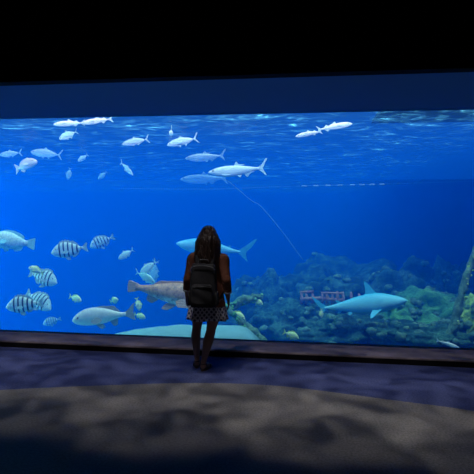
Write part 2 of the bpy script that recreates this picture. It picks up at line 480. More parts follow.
# long slim near-surface fish
S['mullet'] = dict(mat=fmat('pink_silver_skin', (.92,.82,.78), (.86,.94,.96), edge=(-.02, .05), rough=.3), fin=silverfin,
    prof=[(-.40,.022,-.018,.014),(-.32,.028,-.024,.02),(-.15,.062,-.055,.042),(.05,.085,-.082,.058),(.22,.085,-.085,.06),(.36,.062,-.07,.05),(.45,.032,-.048,.034),(.50,.0,-.02,.012)],
    fins=[('tail_fin', [(-.38,.02),(-.44,.065),(-.51,.12),(-.455,.0),(-.51,-.11),(-.44,-.06),(-.38,-.02)], dict(th=.010)),
          ('dorsal_fin', [(.06,.08),(.02,.145),(-.05,.105),(-.14,.062)], dict(th=.010)),
          ('second_dorsal_fin', [(-.18,.055),(-.22,.10),(-.30,.035)], dict(th=.010)),
          ('anal_fin', [(-.14,-.05),(-.20,-.10),(-.28,-.035)], dict(th=.010)),
          ('pectoral_fin', [(.24,-.01),(.10,.01),(.07,-.03),(.20,-.045)], dict(pair=True, y=.056, tilt=.3, yaw=-.4))],
    eye=(.40, .012, .042, .013))
S['tarpon'] = dict(mat=silver, fin=silverfin,
    prof=[(-.38,.02,-.02,.014),(-.30,.03,-.03,.02),(-.14,.062,-.068,.04),(.04,.085,-.098,.055),(.20,.088,-.098,.058),(.34,.068,-.07,.05),(.44,.035,-.035,.034),(.50,.004,-.008,.010)],
    fins=[('tail_fin', [(-.36,.02),(-.43,.07),(-.50,.16),(-.53,.165),(-.445,.0),(-.50,-.12),(-.47,-.11),(-.41,-.05),(-.36,-.02)], dict(th=.010)),
          ('dorsal_fin', [(.05,.085),(.0,.15),(-.04,.10),(-.15,.095),(-.07,.075)], dict(th=.009)),
          ('anal_fin', [(-.12,-.07),(-.17,-.125),(-.22,-.075),(-.30,-.035)], dict(th=.009)),
          ('pectoral_fin', [(.26,-.05),(.12,-.085),(.11,-.105),(.25,-.075)], dict(pair=True, y=.052, tilt=.3, yaw=-.3)),
          ('pelvic_fin', [(.0,-.095),(-.05,-.13),(-.07,-.085)], dict(pair=True, y=.02, tilt=.25, yaw=0))],
    eye=(.41, .018, .040, .014))
# large silver drum
S['silver_drum'] = dict(
    mat=fmat('drum_skin', (.66,.66,.64), (.92,.90,.86), speck=.3, edge=(-.06, .13), spots=(.32,.34,.34), rough=.4),
    fin=finmat('drum_fin', (.30,.30,.28), (.48,.46,.42)),
    prof=[(-.36,.030,-.032,.02),(-.28,.035,-.04,.03),(-.17,.075,-.07,.05),(-.02,.125,-.11,.075),(.14,.150,-.128,.088),(.28,.135,-.125,.085),(.39,.088,-.105,.07),(.46,.035,-.075,.045),(.495,-.01,-.045,.02),(.505,-.03,-.035,.008)],
    fins=[('tail_fin', [(-.34,.028),(-.41,.075),(-.465,.14),(-.50,.155),(-.475,.03),(-.49,-.07),(-.50,-.105),(-.45,-.09),(-.40,-.06),(-.34,-.03)], dict(th=.014)),
          ('dorsal_fin', [(.10,.148),(.02,.160),(-.08,.150),(-.17,.145),(-.25,.07),(-.26,.04),(-.12,.09),(.02,.125)], dict(th=.012)),
          ('anal_fin', [(-.10,-.09),(-.15,-.165),(-.21,-.155),(-.22,-.055)], dict(th=.012)),
          ('pectoral_fin', [(.17,-.05),(.06,-.01),(-.03,-.05),(.0,-.095),(.10,-.105),(.17,-.08)], dict(pair=True, y=.088, tilt=.3, yaw=-.3, th=.010)),
          ('pelvic_fin', [(.12,-.12),(.04,-.185),(.0,-.19),(.03,-.12)], dict(pair=True, y=.03, tilt=.25, yaw=0))],
    eye=(.385, .015, .071, .014))
# pale mottled parrotfish-like fish
S['parrotfish'] = dict(
    mat=fmat('parrot_skin', (.70,.92,.80), (.82,.97,.90), speck=.8, spots=(.25,.55,.52), edge=(-.1, .1), rough=.5),
    fin=finmat('parrot_fin', (.25,.65,.65), (.45,.80,.75)),
    prof=[(-.36,.055,-.06,.02),(-.28,.065,-.07,.03),(-.18,.115,-.11,.055),(-.02,.18,-.155,.085),(.14,.20,-.165,.10),(.28,.175,-.155,.095),(.39,.12,-.13,.08),(.46,.06,-.10,.055),(.50,-.0,-.05,.02)],
    fins=[('tail_fin', [(-.33,.055),(-.42,.095),(-.50,.12),(-.50,.0),(-.50,-.12),(-.42,-.10),(-.33,-.055)], dict(th=.014)),
          ('dorsal_fin', [(.22,.185),(.12,.235),(-.05,.225),(-.18,.185),(-.27,.12),(-.25,.07),(-.1,.13),(.1,.18)], dict(th=.014)),
          ('anal_fin', [(-.06,-.14),(-.10,-.20),(-.22,-.165),(-.26,-.08)], dict(th=.014)),
          ('pectoral_fin', [(.22,-.02),(.10,.04),(.0,.0),(.04,-.06),(.20,-.06)], dict(pair=True, y=.095, tilt=.3, yaw=-.3)),
          ('pelvic_fin', [(.15,-.16),(.07,-.22),(.05,-.155)], dict(pair=True, y=.03, tilt=.25, yaw=0))],
    eye=(.37, .05, .082, .016))
# big brown goliath-like fish
S['brown_fish'] = dict(
    mat=fmat('brown_skin', (.66,.33,.19), (.90,.86,.80), speck=.9, spots=(.24,.13,.09), edge=(-.075, -.03), rough=.5),
    fin=finmat('brown_fin', (.50,.30,.20), (.66,.42,.30)),
    prof=[(-.42,.034,-.022,.018),(-.36,.036,-.026,.026),(-.28,.048,-.045,.04),(-.16,.078,-.080,.065),(-.02,.102,-.108,.09),(.12,.115,-.128,.105),(.24,.108,-.132,.108),(.36,.085,-.118,.095),(.44,.050,-.090,.07),(.485,.012,-.062,.045),(.50,-.02,-.04,.02)],
    fins=[('tail_fin', [(-.38,.034),(-.44,.055),(-.495,.065),(-.505,.01),(-.495,-.05),(-.44,-.042),(-.38,-.022)], dict(th=.018)),
          ('dorsal_fin', [(.16,.108),(.08,.128),(-.02,.118),(-.10,.108),(-.18,.10),(-.24,.055),(-.10,.08),(.05,.10)], dict(th=.016)),
          ('anal_fin', [(-.17,-.078),(-.23,-.125),(-.29,-.105),(-.28,-.045)], dict(th=.014)),
          ('pectoral_fin', [(.22,-.05),(.12,-.03),(.05,-.07),(.08,-.12),(.20,-.10)], dict(pair=True, y=.105, tilt=.35, yaw=-.3, th=.012)),
          ('pelvic_fin', [(.02,-.11),(-.05,-.165),(-.11,-.16),(-.07,-.10)], dict(pair=True, y=.04, tilt=.3, yaw=0, th=.012))],
    eye=(.40, .035, .085, .010))

def place(o, hx, hy, tx, ty, Y, yaw=0.0, roll=0.0):
    """put the fish with its snout at photo point h and tail tip at t, swimming about Y metres away"""
    while Y > W + .55 and min(at(tx, ty, Y).z, at(hx, hy, Y).z) < bed(at(tx, ty, Y).x, Y) + .10: Y -= .05   # keep clear of the bed
    a = at(tx, ty, Y); b = at(hx, hy, Y)
    d = b - a; L = d.length / max(math.cos(R(yaw)), .3)
    side = 1 if d.x >= 0 else -1
    ang = math.atan2(d.z, abs(d.x))
    rz = Matrix.Rotation(R(yaw), 3, 'Z')
    m = (Matrix.Identity(3) if side > 0 else Matrix.Rotation(PI, 3, 'Z')) @ rz @ Matrix.Rotation(-ang, 3, 'Y') @ Matrix.Rotation(R(roll), 3, 'X')
    o.rotation_euler = m.to_euler(); o.location = (a + b)/2; o.scale = (L, L, L)
S['plump_fish'] = dict(S['parrotfish'])
S['plump_fish'].update(mat=fmat('rosy_skin', (.80,.62,.55), (.90,.84,.80), speck=.6, spots=(.40,.34,.34), edge=(-.1, .12)), fin=finmat('rosy_fin', (.70,.66,.66), (.85,.80,.78)),
    fins=[('tail_fin', [(-.33,.055),(-.41,.13),(-.50,.20),(-.45,.0),(-.50,-.20),(-.41,-.13),(-.33,-.055)], dict(th=.014)),
          ('dorsal_fin', [(.22,.185),(.12,.245),(-.05,.235),(-.18,.195),(-.27,.12),(-.25,.07),(-.1,.13),(.1,.18)], dict(th=.014)),
          ('anal_fin', [(-.06,-.14),(-.10,-.22),(-.22,-.165),(-.26,-.08)], dict(th=.014)),
          ('pectoral_fin', [(.22,-.02),(.10,.04),(.0,.0),(.04,-.06),(.20,-.06)], dict(pair=True, y=.095, tilt=.3, yaw=-.3))])
protos = {}
def fish(kind, name, hx, hy, tx, ty, Y, label, cat='fish', group=None, yaw=0, roll=0):
    if kind not in protos:
        protos[kind] = make_fish(name, S[kind]); o = protos[kind]
    else:
        o = copy_tree(protos[kind]); o.name = name
    place(o, hx, hy, tx, ty, Y + (.45 if Y < 8.3 else .2), yaw, roll)
    tag(o, label, cat, group)
    return o
GS = 'black barred striped fish'; GY = 'small yellow fish near the tank bed'; GT = 'silver fish near the water surface'; GC = 'pale blue forked tail fish'
fish('striped_fish', 'striped_fish', 53, 252, 86, 247, 8.2, 'black and white barred fish facing left, uppermost of the boldly striped ones', group=GS, yaw=12)
fish('striped_fish', 'striped_fish', 7.5, 306, 42, 303, 7.4, 'large boldly barred fish facing left in front of another striped one, lower left corner', group=GS, yaw=8)
fish('striped_fish', 'striped_fish', 53.5, 308, 24, 293, 8.0, 'barred fish facing down right, partly hidden behind the big striped one', group=GS, yaw=-14, roll=-14)
fish('striped_fish', 'striped_fish', 59, 282, 27.5, 273, 8.4, 'barred fish facing right with a tiny yellow fish over its tail', group=GS, yaw=-10, roll=-8)
fish('striped_fish', 'striped_fish', 44, 323.5, 60, 319, 9.6, 'smallest faint barred fish low on the left just above the ledge', group=GS, yaw=15)
fish('striped_fish', 'striped_fish', 92, 246, 112, 237, 9.6, 'pale blue barred fish with raised spines, right of the upper striped one', group=GS, yaw=28)
fish('yellow_fish', 'yellow_fish', 29.5, 267, 43, 273.5, 7.7, 'tiny yellow fish facing up left over the tail of a striped fish', group=GY, yaw=10)
fish('yellow_fish', 'yellow_fish', 82.5, 300.5, 68, 296.5, 8.0, 'small yellow green fish above the head of the large silver fish', group=GY, yaw=-15)
fish('yellow_fish', 'yellow_fish', 119.5, 299, 108.5, 302, 8.0, 'small yellow green fish above the back of the large silver fish', group=GY, yaw=-35, roll=20)
fish('yellow_fish', 'yellow_fish', 140, 310.5, 136.3, 297.5, 8.2, 'thin yellow fish diving nose down beneath the big brown fish', group=GY, yaw=-10, roll=-30)
fish('yellow_fish', 'yellow_fish', 146, 318, 133.5, 314, 7.9, 'small yellow fish by the tail tip of the large silver fish', group=GY, yaw=-8)
fish('yellow_fish', 'yellow_fish', 263, 304, 249.5, 299, 8.0, 'small yellow fish above the right end of the crusted log, right of the woman', group=GY, yaw=-8)
fish('yellow_fish', 'yellow_fish', 245.3, 319, 229, 311.5, 7.6, 'small yellow fish beside the hand of the standing woman', group=GY, yaw=-8)
fish('yellow_fish', 'yellow_fish', 299, 338, 283, 332, 7.5, 'lone small yellow fish low in front of the reef, just over the ledge', group=GY, yaw=-8)
fish('yellow_fish', 'yellow_fish', 321, 318, 321.6, 308.5, 8.4, 'tiny pale yellow fish seen upright near the tail of the grey shark', group=GY, yaw=15)
fish('silver_drum', 'silver_fish', 73.5, 318.5, 134, 313.5, 7.35, 'large silver grey fish with dark fins swimming left close to the glass bed', group=None, yaw=5)
fish('brown_fish', 'brown_fish', 226, 300, 127, 287, 7.5, 'big tan brown fish with white belly passing behind the standing woman', yaw=-4)
fish('parrotfish', 'mottled_fish', -11, 239, 33.5, 244, 7.9, 'pale turquoise mottled fish cut off by the left picture edge', yaw=5)
fish('plump_fish', 'pinkish_fish', 38.5, 161.5, 13.5, 169, 8.3, 'pinkish brown plump fish facing right in the upper left of the tank', yaw=-12)
fish('chub', 'blue_fish', 119.5, 258.5, 132.5, 250, 8.6, 'pale blue fish with forked tail facing down left, topmost of those by the brown fish', group=GC, yaw=25)
fish('chub', 'blue_fish', 140.5, 274, 156, 261, 8.2, 'pale blue fish with raised forked tail above the big brown fish', group=GC, yaw=12)
fish('chub', 'blue_fish', 156, 281.5, 134.5, 272.5, 7.9, 'turquoise fish with wide forked tail on its left, brushing the back of the brown fish', group=GC, yaw=-20, roll=20)
fish('chub', 'blue_fish', 153, 281, 155.5, 265, 10.5, 'dim blue fish upright in the haze behind two paler ones', group=GC, yaw=50)
fish('jack', 'silver_jack', 123, 144.5, 148, 138.5, 8.6, 'silvery fish facing left under the surface, left of the round float', group=GT, yaw=10)
fish('jack', 'silver_jack', 167.5, 145.5, 197, 137.5, 8.0, 'bright silver forked tail fish facing left just right of the round float', group=GT, yaw=8)
fish('jack', 'silver_jack', 134, 175, 119.5, 162, 8.6, 'pale fish heading steeply down right, below the left silvery jack', group=GT, yaw=-20, roll=25)
fish('mullet', 'mullet', 54.5, 124.5, 84, 122.5, 7.9, 'long whitish fish just below the surface at left, further left of the touching two', group=GT, yaw=6)
fish('mullet', 'mullet', 82, 123.5, 112, 118.5, 7.9, 'long pinkish white fish touching the surface, nose by the other pale fish tail', group=GT, yaw=6)
fish('chub', 'silver_fish', 60, 139, 76.5, 131, 8.4, 'pale blue fish nose down to the left beneath the two long whitish fish', group=GT, yaw=12)
fish('chub', 'small_fish', 78.5, 161.5, 87, 154.5, 9.2, 'small pale fish tilted nose down in open water below the two long whitish fish', group=GT, yaw=20)
fish('chub', 'small_fish', 68, 179, 70, 168.5, 10.5, 'small dim fish pointing straight down at upper left', group=GT, yaw=30)
fish('chub', 'small_fish', 99, 179, 106, 172, 12.0, 'faint small fish tilted in the haze left of the steeply diving pale fish', group=GT, yaw=30)
fish('tarpon', 'tarpon', 208.5, 173, 266, 167.5, 8.0, 'long silver fish facing left high above the head of the woman', group=GT, yaw=5)
fish('jack', 'hazy_fish', 0, 155, 21, 152.5, 13, 'faint hazy fish at the left picture edge above the pinkish fish', group=GT, yaw=5)
fish('jack', 'hazy_fish', 31.5, 152, 61, 155, 13.5, 'faint hazy slim fish just above and right of the pinkish fish', group=GT, yaw=5)
fish('tarpon', 'hazy_fish', 185, 158.5, 225, 155.5, 16.5, 'faint streak of a slim fish in the haze, above the long silver fish', group=GT)
fish('tarpon', 'hazy_fish', 180, 179.5, 228, 178, 16.8, 'faint slim fish in the haze below the long silver fish', group=GT)
fish('mullet', 'silver_fish', 295.5, 136.5, 322, 131, 8.2, 'pale fish facing left under the surface, tail to tail with the bright white one', group=GT, yaw=5)
fish('mullet', 'silver_fish', 352, 124, 317, 129.5, 7.8, 'bright white backed fish facing right just under the surface', group=GT, yaw=-8)
fish('mullet', 'pale_fish', 459, 347.5, 436.5, 340.5, 7.5, 'pale fish nosing down right low in front of the gravel, lower right', yaw=-8)

# ---- sharks
shark_skin = fmat('shark_skin', (.09,.56,.76), (.36,.84,.92), edge=(-.02, .09), rough=.5)
shark_fin = plain('shark_fin', (.08,.50,.70), (.11,.56,.76), 10, .55, .1)
def make_shark(name):
    root = empty(name)
    prof = [(-.40,.014,-.014,.012),(-.32,.024,-.026,.018),(-.20,.052,-.054,.036),(-.05,.090,-.092,.062),(.10,.112,-.112,.080),(.22,.110,-.104,.084),(.33,.082,-.080,.072),(.42,.050,-.052,.052),(.47,.027,-.022,.034),(.50,.004,-.002,.010)]
    body_mesh('body', prof, shark_skin, root, seg=24, nr=44)
    fin_mesh('tail_fin', [(-.37,.012),(-.43,.06),(-.50,.125),(-.53,.14),(-.49,.06),(-.445,.005),(-.455,-.05),(-.47,-.085),(-.43,-.055),(-.37,-.012)], shark_fin, root, th=.010)
    fin_mesh('dorsal_fin', [(.19,.100),(.15,.16),(.10,.235),(.065,.255),(.07,.16),(.06,.12),(.03,.085),(.11,.095)], shark_fin, root, th=.012)
    fin_mesh('second_dorsal_fin', [(-.20,.036),(-.24,.07),(-.27,.072),(-.255,.04),(-.28,.026)], shark_fin, root, th=.008)
    fin_mesh('anal_fin', [(-.20,-.038),(-.24,-.075),(-.265,-.075),(-.255,-.04),(-.28,-.024)], shark_fin, root, th=.008)
    for s in (-1, 1):
        fin_mesh('pectoral_fin', [(.22,-.06),(.16,-.12),(.10,-.175),(.08,-.18),(.09,-.12),(.12,-.07)], shark_fin, root, th=.010, y=s*.055, tilt=s*.75, yaw=0)
        fin_mesh('pelvic_fin', [(-.08,-.06),(-.12,-.10),(-.145,-.10),(-.14,-.05)], shark_fin, root, th=.008, y=s*.02, tilt=s*.5)
        for k in range(5):
            bm = bmesh.new(); x = .275 - k*.014
            tube(bm, [(x, s*.0665, .018, .0012), (x - .004, s*.0690, -.005, .0018), (x - .002, s*.0655, -.028, .0012)], 6)
            obj('gill_slit', bm, M['eye'], root)
    eyes(root, .425, .012, .043, .006)
    return root
sh = make_shark('shark'); place(sh, 406.5, 300, 316, 309.5, 8.6, -6, -4)
tag(sh, 'grey blue shark with tall back fin swimming right in front of the reef', 'shark', 'sharks')
sh2 = copy_tree(sh); place(sh2, 177, 243.5, 247, 253, 9.3, 6, -6)
for ch in sh2.children:
    if ch.name.startswith('tail_fin'): ch.scale = (1.5, 1, 1.5); ch.location = (.185, 0, 0)   # a longer swept tail
tag(sh2, 'hazy blue shark passing behind the woman, its tail showing at her right shoulder', 'shark', 'sharks')
# ------------------------------------------------------------------ reef
def rockmat(name, a, b, c, s=3.0):
    t = NT(name); n1 = t.noise(s, 8, .68); n2 = t.noise(s*7, 6, .7)
    f = t.math('ADD', t.math('MULTIPLY', n1.outputs[0], .6), t.math('MULTIPLY', n2.outputs[0], .4))
    cc = t.ramp(f, [(.36, a), (.50, b), (.64, c)])
    return t.pbr(cc, .95, t.bump(f, .9, .12), .05)
M['rock'] = rockmat('reef_rock', (.006,.018,.018), (.035,.11,.095), (.14,.32,.22))
M['rock_green'] = rockmat('mossy_rock', (.03,.10,.05), (.13,.38,.15), (.30,.60,.26))
M['rock_lit'] = rockmat('lit_green_rock', (.22,.36,.06), (.60,.80,.18), (.85,.95,.35))  # lit look of the rock put into a brighter yellow-green
M['crust'] = rockmat('coral_crust', (.04,.09,.07), (.16,.32,.22), (.38,.54,.34), 9)
M['rust'] = rockmat('rusty_iron', (.36,.14,.10), (.85,.38,.30), (.92,.55,.45), 9)
def rock(px, py_top, Y, wpx, hm, m, label, seed, depth=1.0, cat='rock', name='rock', group='rocks of the reef', bumps=26, base=None):
    """boulder whose crest shows at (px, py_top); wpx wide in the photo, hm metres tall"""
    c = at(px, py_top, Y); rx = wpx/2*Y/F; ry = depth
    z0 = c.z - hm
    root = empty(name, (c.x, c.y, z0)); tag(root, label, cat, group)
    bm = bmesh.new(); bmesh.ops.create_icosphere(bm, subdivisions=5, radius=1.0)
    so = Vector((seed*3.7, seed*1.3, seed))
    for v in bm.verts:
        p = v.co.copy()
        k = 1 + .42*noise.fractal(p*1.5 + so, .9, 2.1, 5) + .10*noise.noise(p*5 + so)
        k += .16*abs(noise.noise(p*3.1 - so))
        q = p*k
        q.z = (q.z if q.z > 0 else q.z*.85)
        v.co = Vector((q.x*rx, q.y*ry, q.z*hm/1.08))
    obj('boulder', bm, m, root)
    r = random.Random(seed*17 + 3)
    bm = bmesh.new()
    for k in range(bumps):
        a = r.uniform(PI, 2*PI) if r.random() < .75 else r.uniform(0, PI); e = r.uniform(.15, 1.4)
        p = Vector((math.cos(a)*math.cos(e), math.sin(a)*math.cos(e), math.sin(e)))
        kk = 1 + .42*noise.fractal(p*1.5 + so, .9, 2.1, 5) + .10*noise.noise(p*5 + so) + .16*abs(noise.noise(p*3.1 - so))
        q = Vector((p.x*rx*kk, p.y*ry*kk, p.z*kk*hm/1.08)); s = r.uniform(.03, .085)
        n0 = len(bm.verts); ball(bm, q, (s*1.2, s, s*.9), 2)
        bm.verts.ensure_lookup_table()
        for v in bm.verts[n0:]:
            v.co += (v.co - q)*.6*noise.noise(v.co*14)
    if bumps: obj('coral_crust', bm, M['crust'], root)
    return root
rock(284, 267, 12.4, 110, 1.9, M['rock'], 'dim hazy mound at the left end of the reef ridge', 1, 1.3)
rock(258, 284, 11.2, 90, 1.5, M['rock'], 'low dark mound sloping down behind the crusted log', 2, 1.1)
rock(345, 262, 12.6, 130, 1.9, M['rock'], 'broad dark boulder at the middle of the reef ridge', 3, 1.4)
rock(402, 265, 12.2, 100, 1.7, M['rock'], 'boulder with rough flat crest at the right of the reef ridge', 4, 1.3)
rock(330, 282, 10.9, 120, 1.1, M['rock'], 'dark rock face below the ridge, behind the rusty rail', 5, .9)
rock(395, 279, 10.8, 90, 1.0, M['rock'], 'dark rock over the hollow above the shark nose', 6, .8)
rock(449, 263, 11.6, 46, 1.5, M['rock'], 'pointed rock rising alone near the right edge', 7, .8)
rock(474, 272, 12.0, 70, 1.4, M['rock'], 'dim rock at the far right behind the leaning post', 8, 1.0)
rock(437, 289, 9.9, 92, .62, M['rock_green'], 'long low green mossy mound in front of the shark nose', 9, .7)
rock(404, 306, 9.4, 60, .5, M['rock_green'], 'green tinged rock below the shark nose', 10, .5)
rock(300, 305, 9.9, 90, .6, M['rock'], 'low dark stone behind the shark tail', 11, .6)
rock(350, 318, 9.2, 100, .38, M['rock'], 'flat dark stone under the shark belly', 12, .6)
rock(473, 303, 8.7, 30, .6, M['rock_lit'], 'bright yellow green rock, painted as if lit, at the right edge', 13, .5)
rock(492, 296, 8.9, 40, .7, M['rock_lit'], 'yellow green rock cut off by the right picture edge', 14, .5)
rock(425, 322, 8.6, 90, .30, M['rock'], 'low rubble rock on the gravel at lower right', 15, .5)
# leaning crusted post at the right
root = empty('leaning_post', at(452, 325, 8.2)); tag(root, 'leaning coral crusted post at the right edge of the window', 'post')
def rel(px, py, Y, r): p = at(px, py, Y) - root.location; return (p.x, p.y, p.z, r)
bm = bmesh.new()
tube(bm, spline([rel(449, 342, 8.2, .08), rel(454, 326, 8.2, .075), rel(459, 306, 8.22, .065), rel(464, 284, 8.25, .06), rel(471, 264, 8.3, .06), rel(478, 246, 8.35, .06)], 9), 18, wob=.5, seed=3)
obj('post', bm, M['crust'], root)
bm = bmesh.new(); r = random.Random(5)
for k in range(26):
    u = r.random(); p = Vector(rel(454 + 24*u, 326 - 80*u, 8.2 + .1*u, 0)[:3]); s = r.uniform(.015, .035)
    ball(bm, p + Vector((r.uniform(-.05, .05), r.uniform(-.09, .02), r.uniform(-.03, .03))), (s, s, s*.8), 2)
obj('coral_crust', bm, M['rock_lit'], root)
# crusted logs right of the woman
def log(pts, label, seed):
    o0 = at(*pts[0][:3]); root = empty('log', o0); tag(root, label, 'log', 'crusted logs on the tank bed')
    rows = [(*(at(a, b, Y) - o0), r_) for a, b, Y, r_ in pts]
    bm = bmesh.new(); tube(bm, spline(rows, 10), 16, wob=.7, seed=seed); obj('trunk', bm, M['crust'], root)
    bm = bmesh.new(); r = random.Random(seed)
    for k in range(22):
        i = r.randrange(len(rows) - 1); u = r.random()
        p = Vector(rows[i][:3]).lerp(Vector(rows[i+1][:3]), u); s = r.uniform(.02, .045)
        ball(bm, p + Vector((r.uniform(-.06, .06), r.uniform(-.08, .02), r.uniform(-.05, .07))), s, 2)
    obj('coral_crust', bm, M['rock_green'], root)
log([(222, 311, 8.3, .06), (236, 305, 8.35, .07), (246, 299, 8.4, .075), (262, 297, 8.5, .05)], 'crusted log rising right behind the hand of the woman', 21)
log([(224, 305, 8.1, .05), (236, 316, 8.05, .07), (248, 328, 8.0, .07), (263, 341, 7.9, .06), (270, 352, 7.85, .05)], 'crusted log sloping down right to the ledge', 22)
# rusty rail
A = at(300, 299, 9.9); B = at(362, 300, 9.9)
root = empty('rusty_rail', A); tag(root, 'rusty red broken railing lying on the reef above the shark tail', 'railing')
d = (B - A); L = d.length; ux = d/L
r = random.Random(4)
def rp(s, z, y=0): return ux*s + Vector((0, y, z))
bm = bmesh.new(); tube(bm, spline([(*rp(0, 0), .035), (*rp(L*.33, .02), .04), (*rp(L*.66, -.01), .035), (*rp(L*.72, 0), .03)], 8), 10, wob=.5, seed=1); obj('bottom_rail', bm, M['rust'], root)
bm = bmesh.new(); tube(bm, [(*rp(0, .15), .028), (*rp(L*.22, .16), .026)], 10, wob=.4, seed=4); obj('top_rail', bm, M['rust'], root)
bm = bmesh.new(); tube(bm, [(*rp(L*.34, .14), .022), (*rp(L*.70, .13), .026)], 10, wob=.4, seed=6); obj('top_rail', bm, M['rust'], root)
for s in (.02, .10, .20, .36, .43, .52, .60, .69, .82, .95):
    bm = bmesh.new(); h = r.uniform(.12, .18)
    tube(bm, [(*rp(L*s, -.10), .030), (*rp(L*s + .02, .02), .034), (*rp(L*s, h), .022)], 8, wob=.5, seed=s*9); obj('baluster', bm, M['rust'], root)
# hose and float line
bm = bmesh.new()
rows = [(*at(a, b, 9.0), .0042) for a, b in ((214, 175), (228, 181), (240, 191), (252, 201), (259, 204.5), (272, 219), (287, 238), (303, 260))]
tube(bm, spline(rows, 8), 8)
M['hose'] = plain('hose_rubber', (.14,.36,.55), (.18,.40,.60), 6, .5)
o = obj('hose', bm, M['hose']); tag(o, 'thin pale hose hanging diagonally through the water to the reef', 'hose')
root = empty('float_line', at(120, 189, 11.5)); tag(root, 'faint rope with small floats strung across the tank', 'rope')
rows = [(*(at(a, b, 11.5) - root.location), .004) for a, b in ((120, 188.5), (211, 189), (300, 186), (385, 184), (474, 181), (520, 179))]
bm = bmesh.new(); tube(bm, spline(rows, 8), 6); obj('rope', bm, M['hose'], root)
M['float'] = plain('float_foam', (.45,.55,.62), (.55,.66,.72), 10, .6)
for a in (304, 316, 328, 340, 352, 362, 372, 382):
    p = at(a, 186.4 - (a - 290)*.022, 11.5) - root.location
    bm = bmesh.new(); tube(bm, [(p.x - .07, p.y, p.z, .006), (p.x - .05, p.y, p.z, .018), (p.x + .05, p.y, p.z, .018), (p.x + .07, p.y, p.z, .006)], 10); obj('float', bm, M['float'], root)
# round float on a short line below the surface
p = at(171, 133, 8.0)
root = empty('round_float', p); tag(root, 'small round pale float hanging under the surface left of the bright silver fish', 'float')
bm = bmesh.new(); ball(bm, (0, 0, 0), (.038, .038, .048), 3); obj('ball', bm, M['float'], root)
bm = bmesh.new(); tube(bm, [(0, 0, .04, .004), (.01, 0, .15, .004), (0, 0, SURF - p.z, .004)], 6); obj('line', bm, M['float'], root)
# unseen slab added above the water to darken the right side
slab('trim_3', (2.9, W + 1.6, SURF + 2.6), (X1, TANK_BACK, SURF + 2.7), M['tank_wall'], 'unseen slab added to shade the right half of the tank')

# loose stones on the gravel
r = random.Random(31)
st0 = None
for k in range(46):
    px = r.uniform(262, 474); py = r.uniform(322, 352) if px > 300 else r.uniform(330, 345)
    c = onz(px, py, -.38)
    if c.y < W + .25: c.y = W + .25 + r.random()*.8
    if k % 12 == 0 or st0 is None:
        bm = bmesh.new(); bmesh.ops.create_icosphere(bm, subdivisions=3, radius=1.0)
        for v in bm.verts: v.co *= 1 + .45*noise.fractal(v.co*1.3 + Vector((k, 2, 1)), 1, 2, 3)
        o = obj('stone', bm, M['crust'] if k % 24 else M['rock']); st0 = o
    else:
        o = st0.copy(); col.objects.link(o)
    s_ = r.uniform(.025, .085); o.scale = (s_*r.uniform(1, 1.7), s_, s_*.7); o.rotation_euler = (0, 0, r.uniform(0, 6.2))
    o.location = (c.x, c.y, bed(c.x, c.y) + s_*.25)
    tag(o, 'small loose stone lying on the gravel in front of the reef', 'stone', 'loose stones on the gravel')
# ------------------------------------------------------------------ person
M['skin'] = plain('skin', (.30,.16,.11), (.38,.21,.15), 8, .55, .1, .3)
t = NT('dark_hair')
mp = t.n('ShaderNodeMapping'); mp.inputs['Scale'].default_value = (60, 60, 5); t.link(t.coord(), mp.inputs[0])
hn = t.noise(1.0, 4, .6, mp.outputs[0], .6)
M['hair'] = t.pbr(t.mix(hn.outputs[0], (.008,.005,.004), (.06,.030,.020)), .42, t.bump(hn.outputs[0], .8, .01), .4)
t = NT('rust_knit'); jn = t.noise(5, 4, .6); jw = t.noise(70, 3)
pt = t.ramp(t.noise(7.5, 3, .6, None, 1.5).outputs[0], [(.60, 0), (.66, 1)])
M['jacket'] = t.pbr(t.mix(t.math('MULTIPLY', pt, .55), t.mix(jn.outputs[0], (.09,.035,.022), (.24,.09,.055)), (.42,.28,.24)), .9, t.bump(jw.outputs[0], .5, .004), .1)
t = NT('lattice_skirt')                                       # small white diamond lattice on navy
sep = t.n('ShaderNodeSeparateXYZ'); t.link(t.n('ShaderNodeUVMap', _uv_map='UVMap').outputs[0], sep.inputs[0])
u = t.math('MULTIPLY', sep.outputs[0], 2*PI*13); v = t.math('MULTIPLY', sep.outputs[1], 2*PI*3.6)
la = t.math('ABSOLUTE', t.math('SINE', t.math('ADD', u, v))); lb = t.math('ABSOLUTE', t.math('SINE', t.math('SUBTRACT', u, v)))
lm = t.ramp(t.math('MULTIPLY', la, lb), [(.36, 1), (.58, 0)])
M['skirt'] = t.pbr(t.mix(lm, (.07,.07,.12), (.55,.53,.58)), .9, None, .1)
M['pack'] = plain('black_canvas', (.012,.012,.014), (.028,.026,.028), 40, .8, .5, .15)
M['pack_trim'] = plain('grey_webbing', (.07,.07,.075), (.11,.11,.115), 60, .8, .4, .15)
M['leather'] = plain('brown_leather', (.05,.03,.022), (.09,.05,.035), 14, .6, .3, .3)

P0 = onz(203.5, 369.5)
woman = empty('person', P0, R(1.0)); woman.scale = (1.0, 1.0, 1.0)
tag(woman, 'woman with long dark hair seen in jacket and patterned skirt, facing the tank', 'person')
OX = .035                                                     # body axis right of the feet
bm = bmesh.new()
def T(pts, seg=14, **k): tube(bm, spline(pts, 5), seg, **k)
# torso
rg = []
for z, hx, hy, cy in ((.76,.10,.085,-.01),(.82,.155,.11,-.01),(.90,.165,.115,-.01),(1.0,.135,.095,0),(1.08,.125,.09,0),(1.18,.145,.10,0),(1.27,.165,.095,-.005),(1.32,.13,.075,-.01),(1.36,.06,.055,-.005),(1.40,.048,.05,0),(1.46,.045,.05,.01)):
    rg.append([(OX + hx*math.cos(2*PI*k/24), cy + hy*math.sin(2*PI*k/24), z) for k in range(24)])
loft(bm, rg)
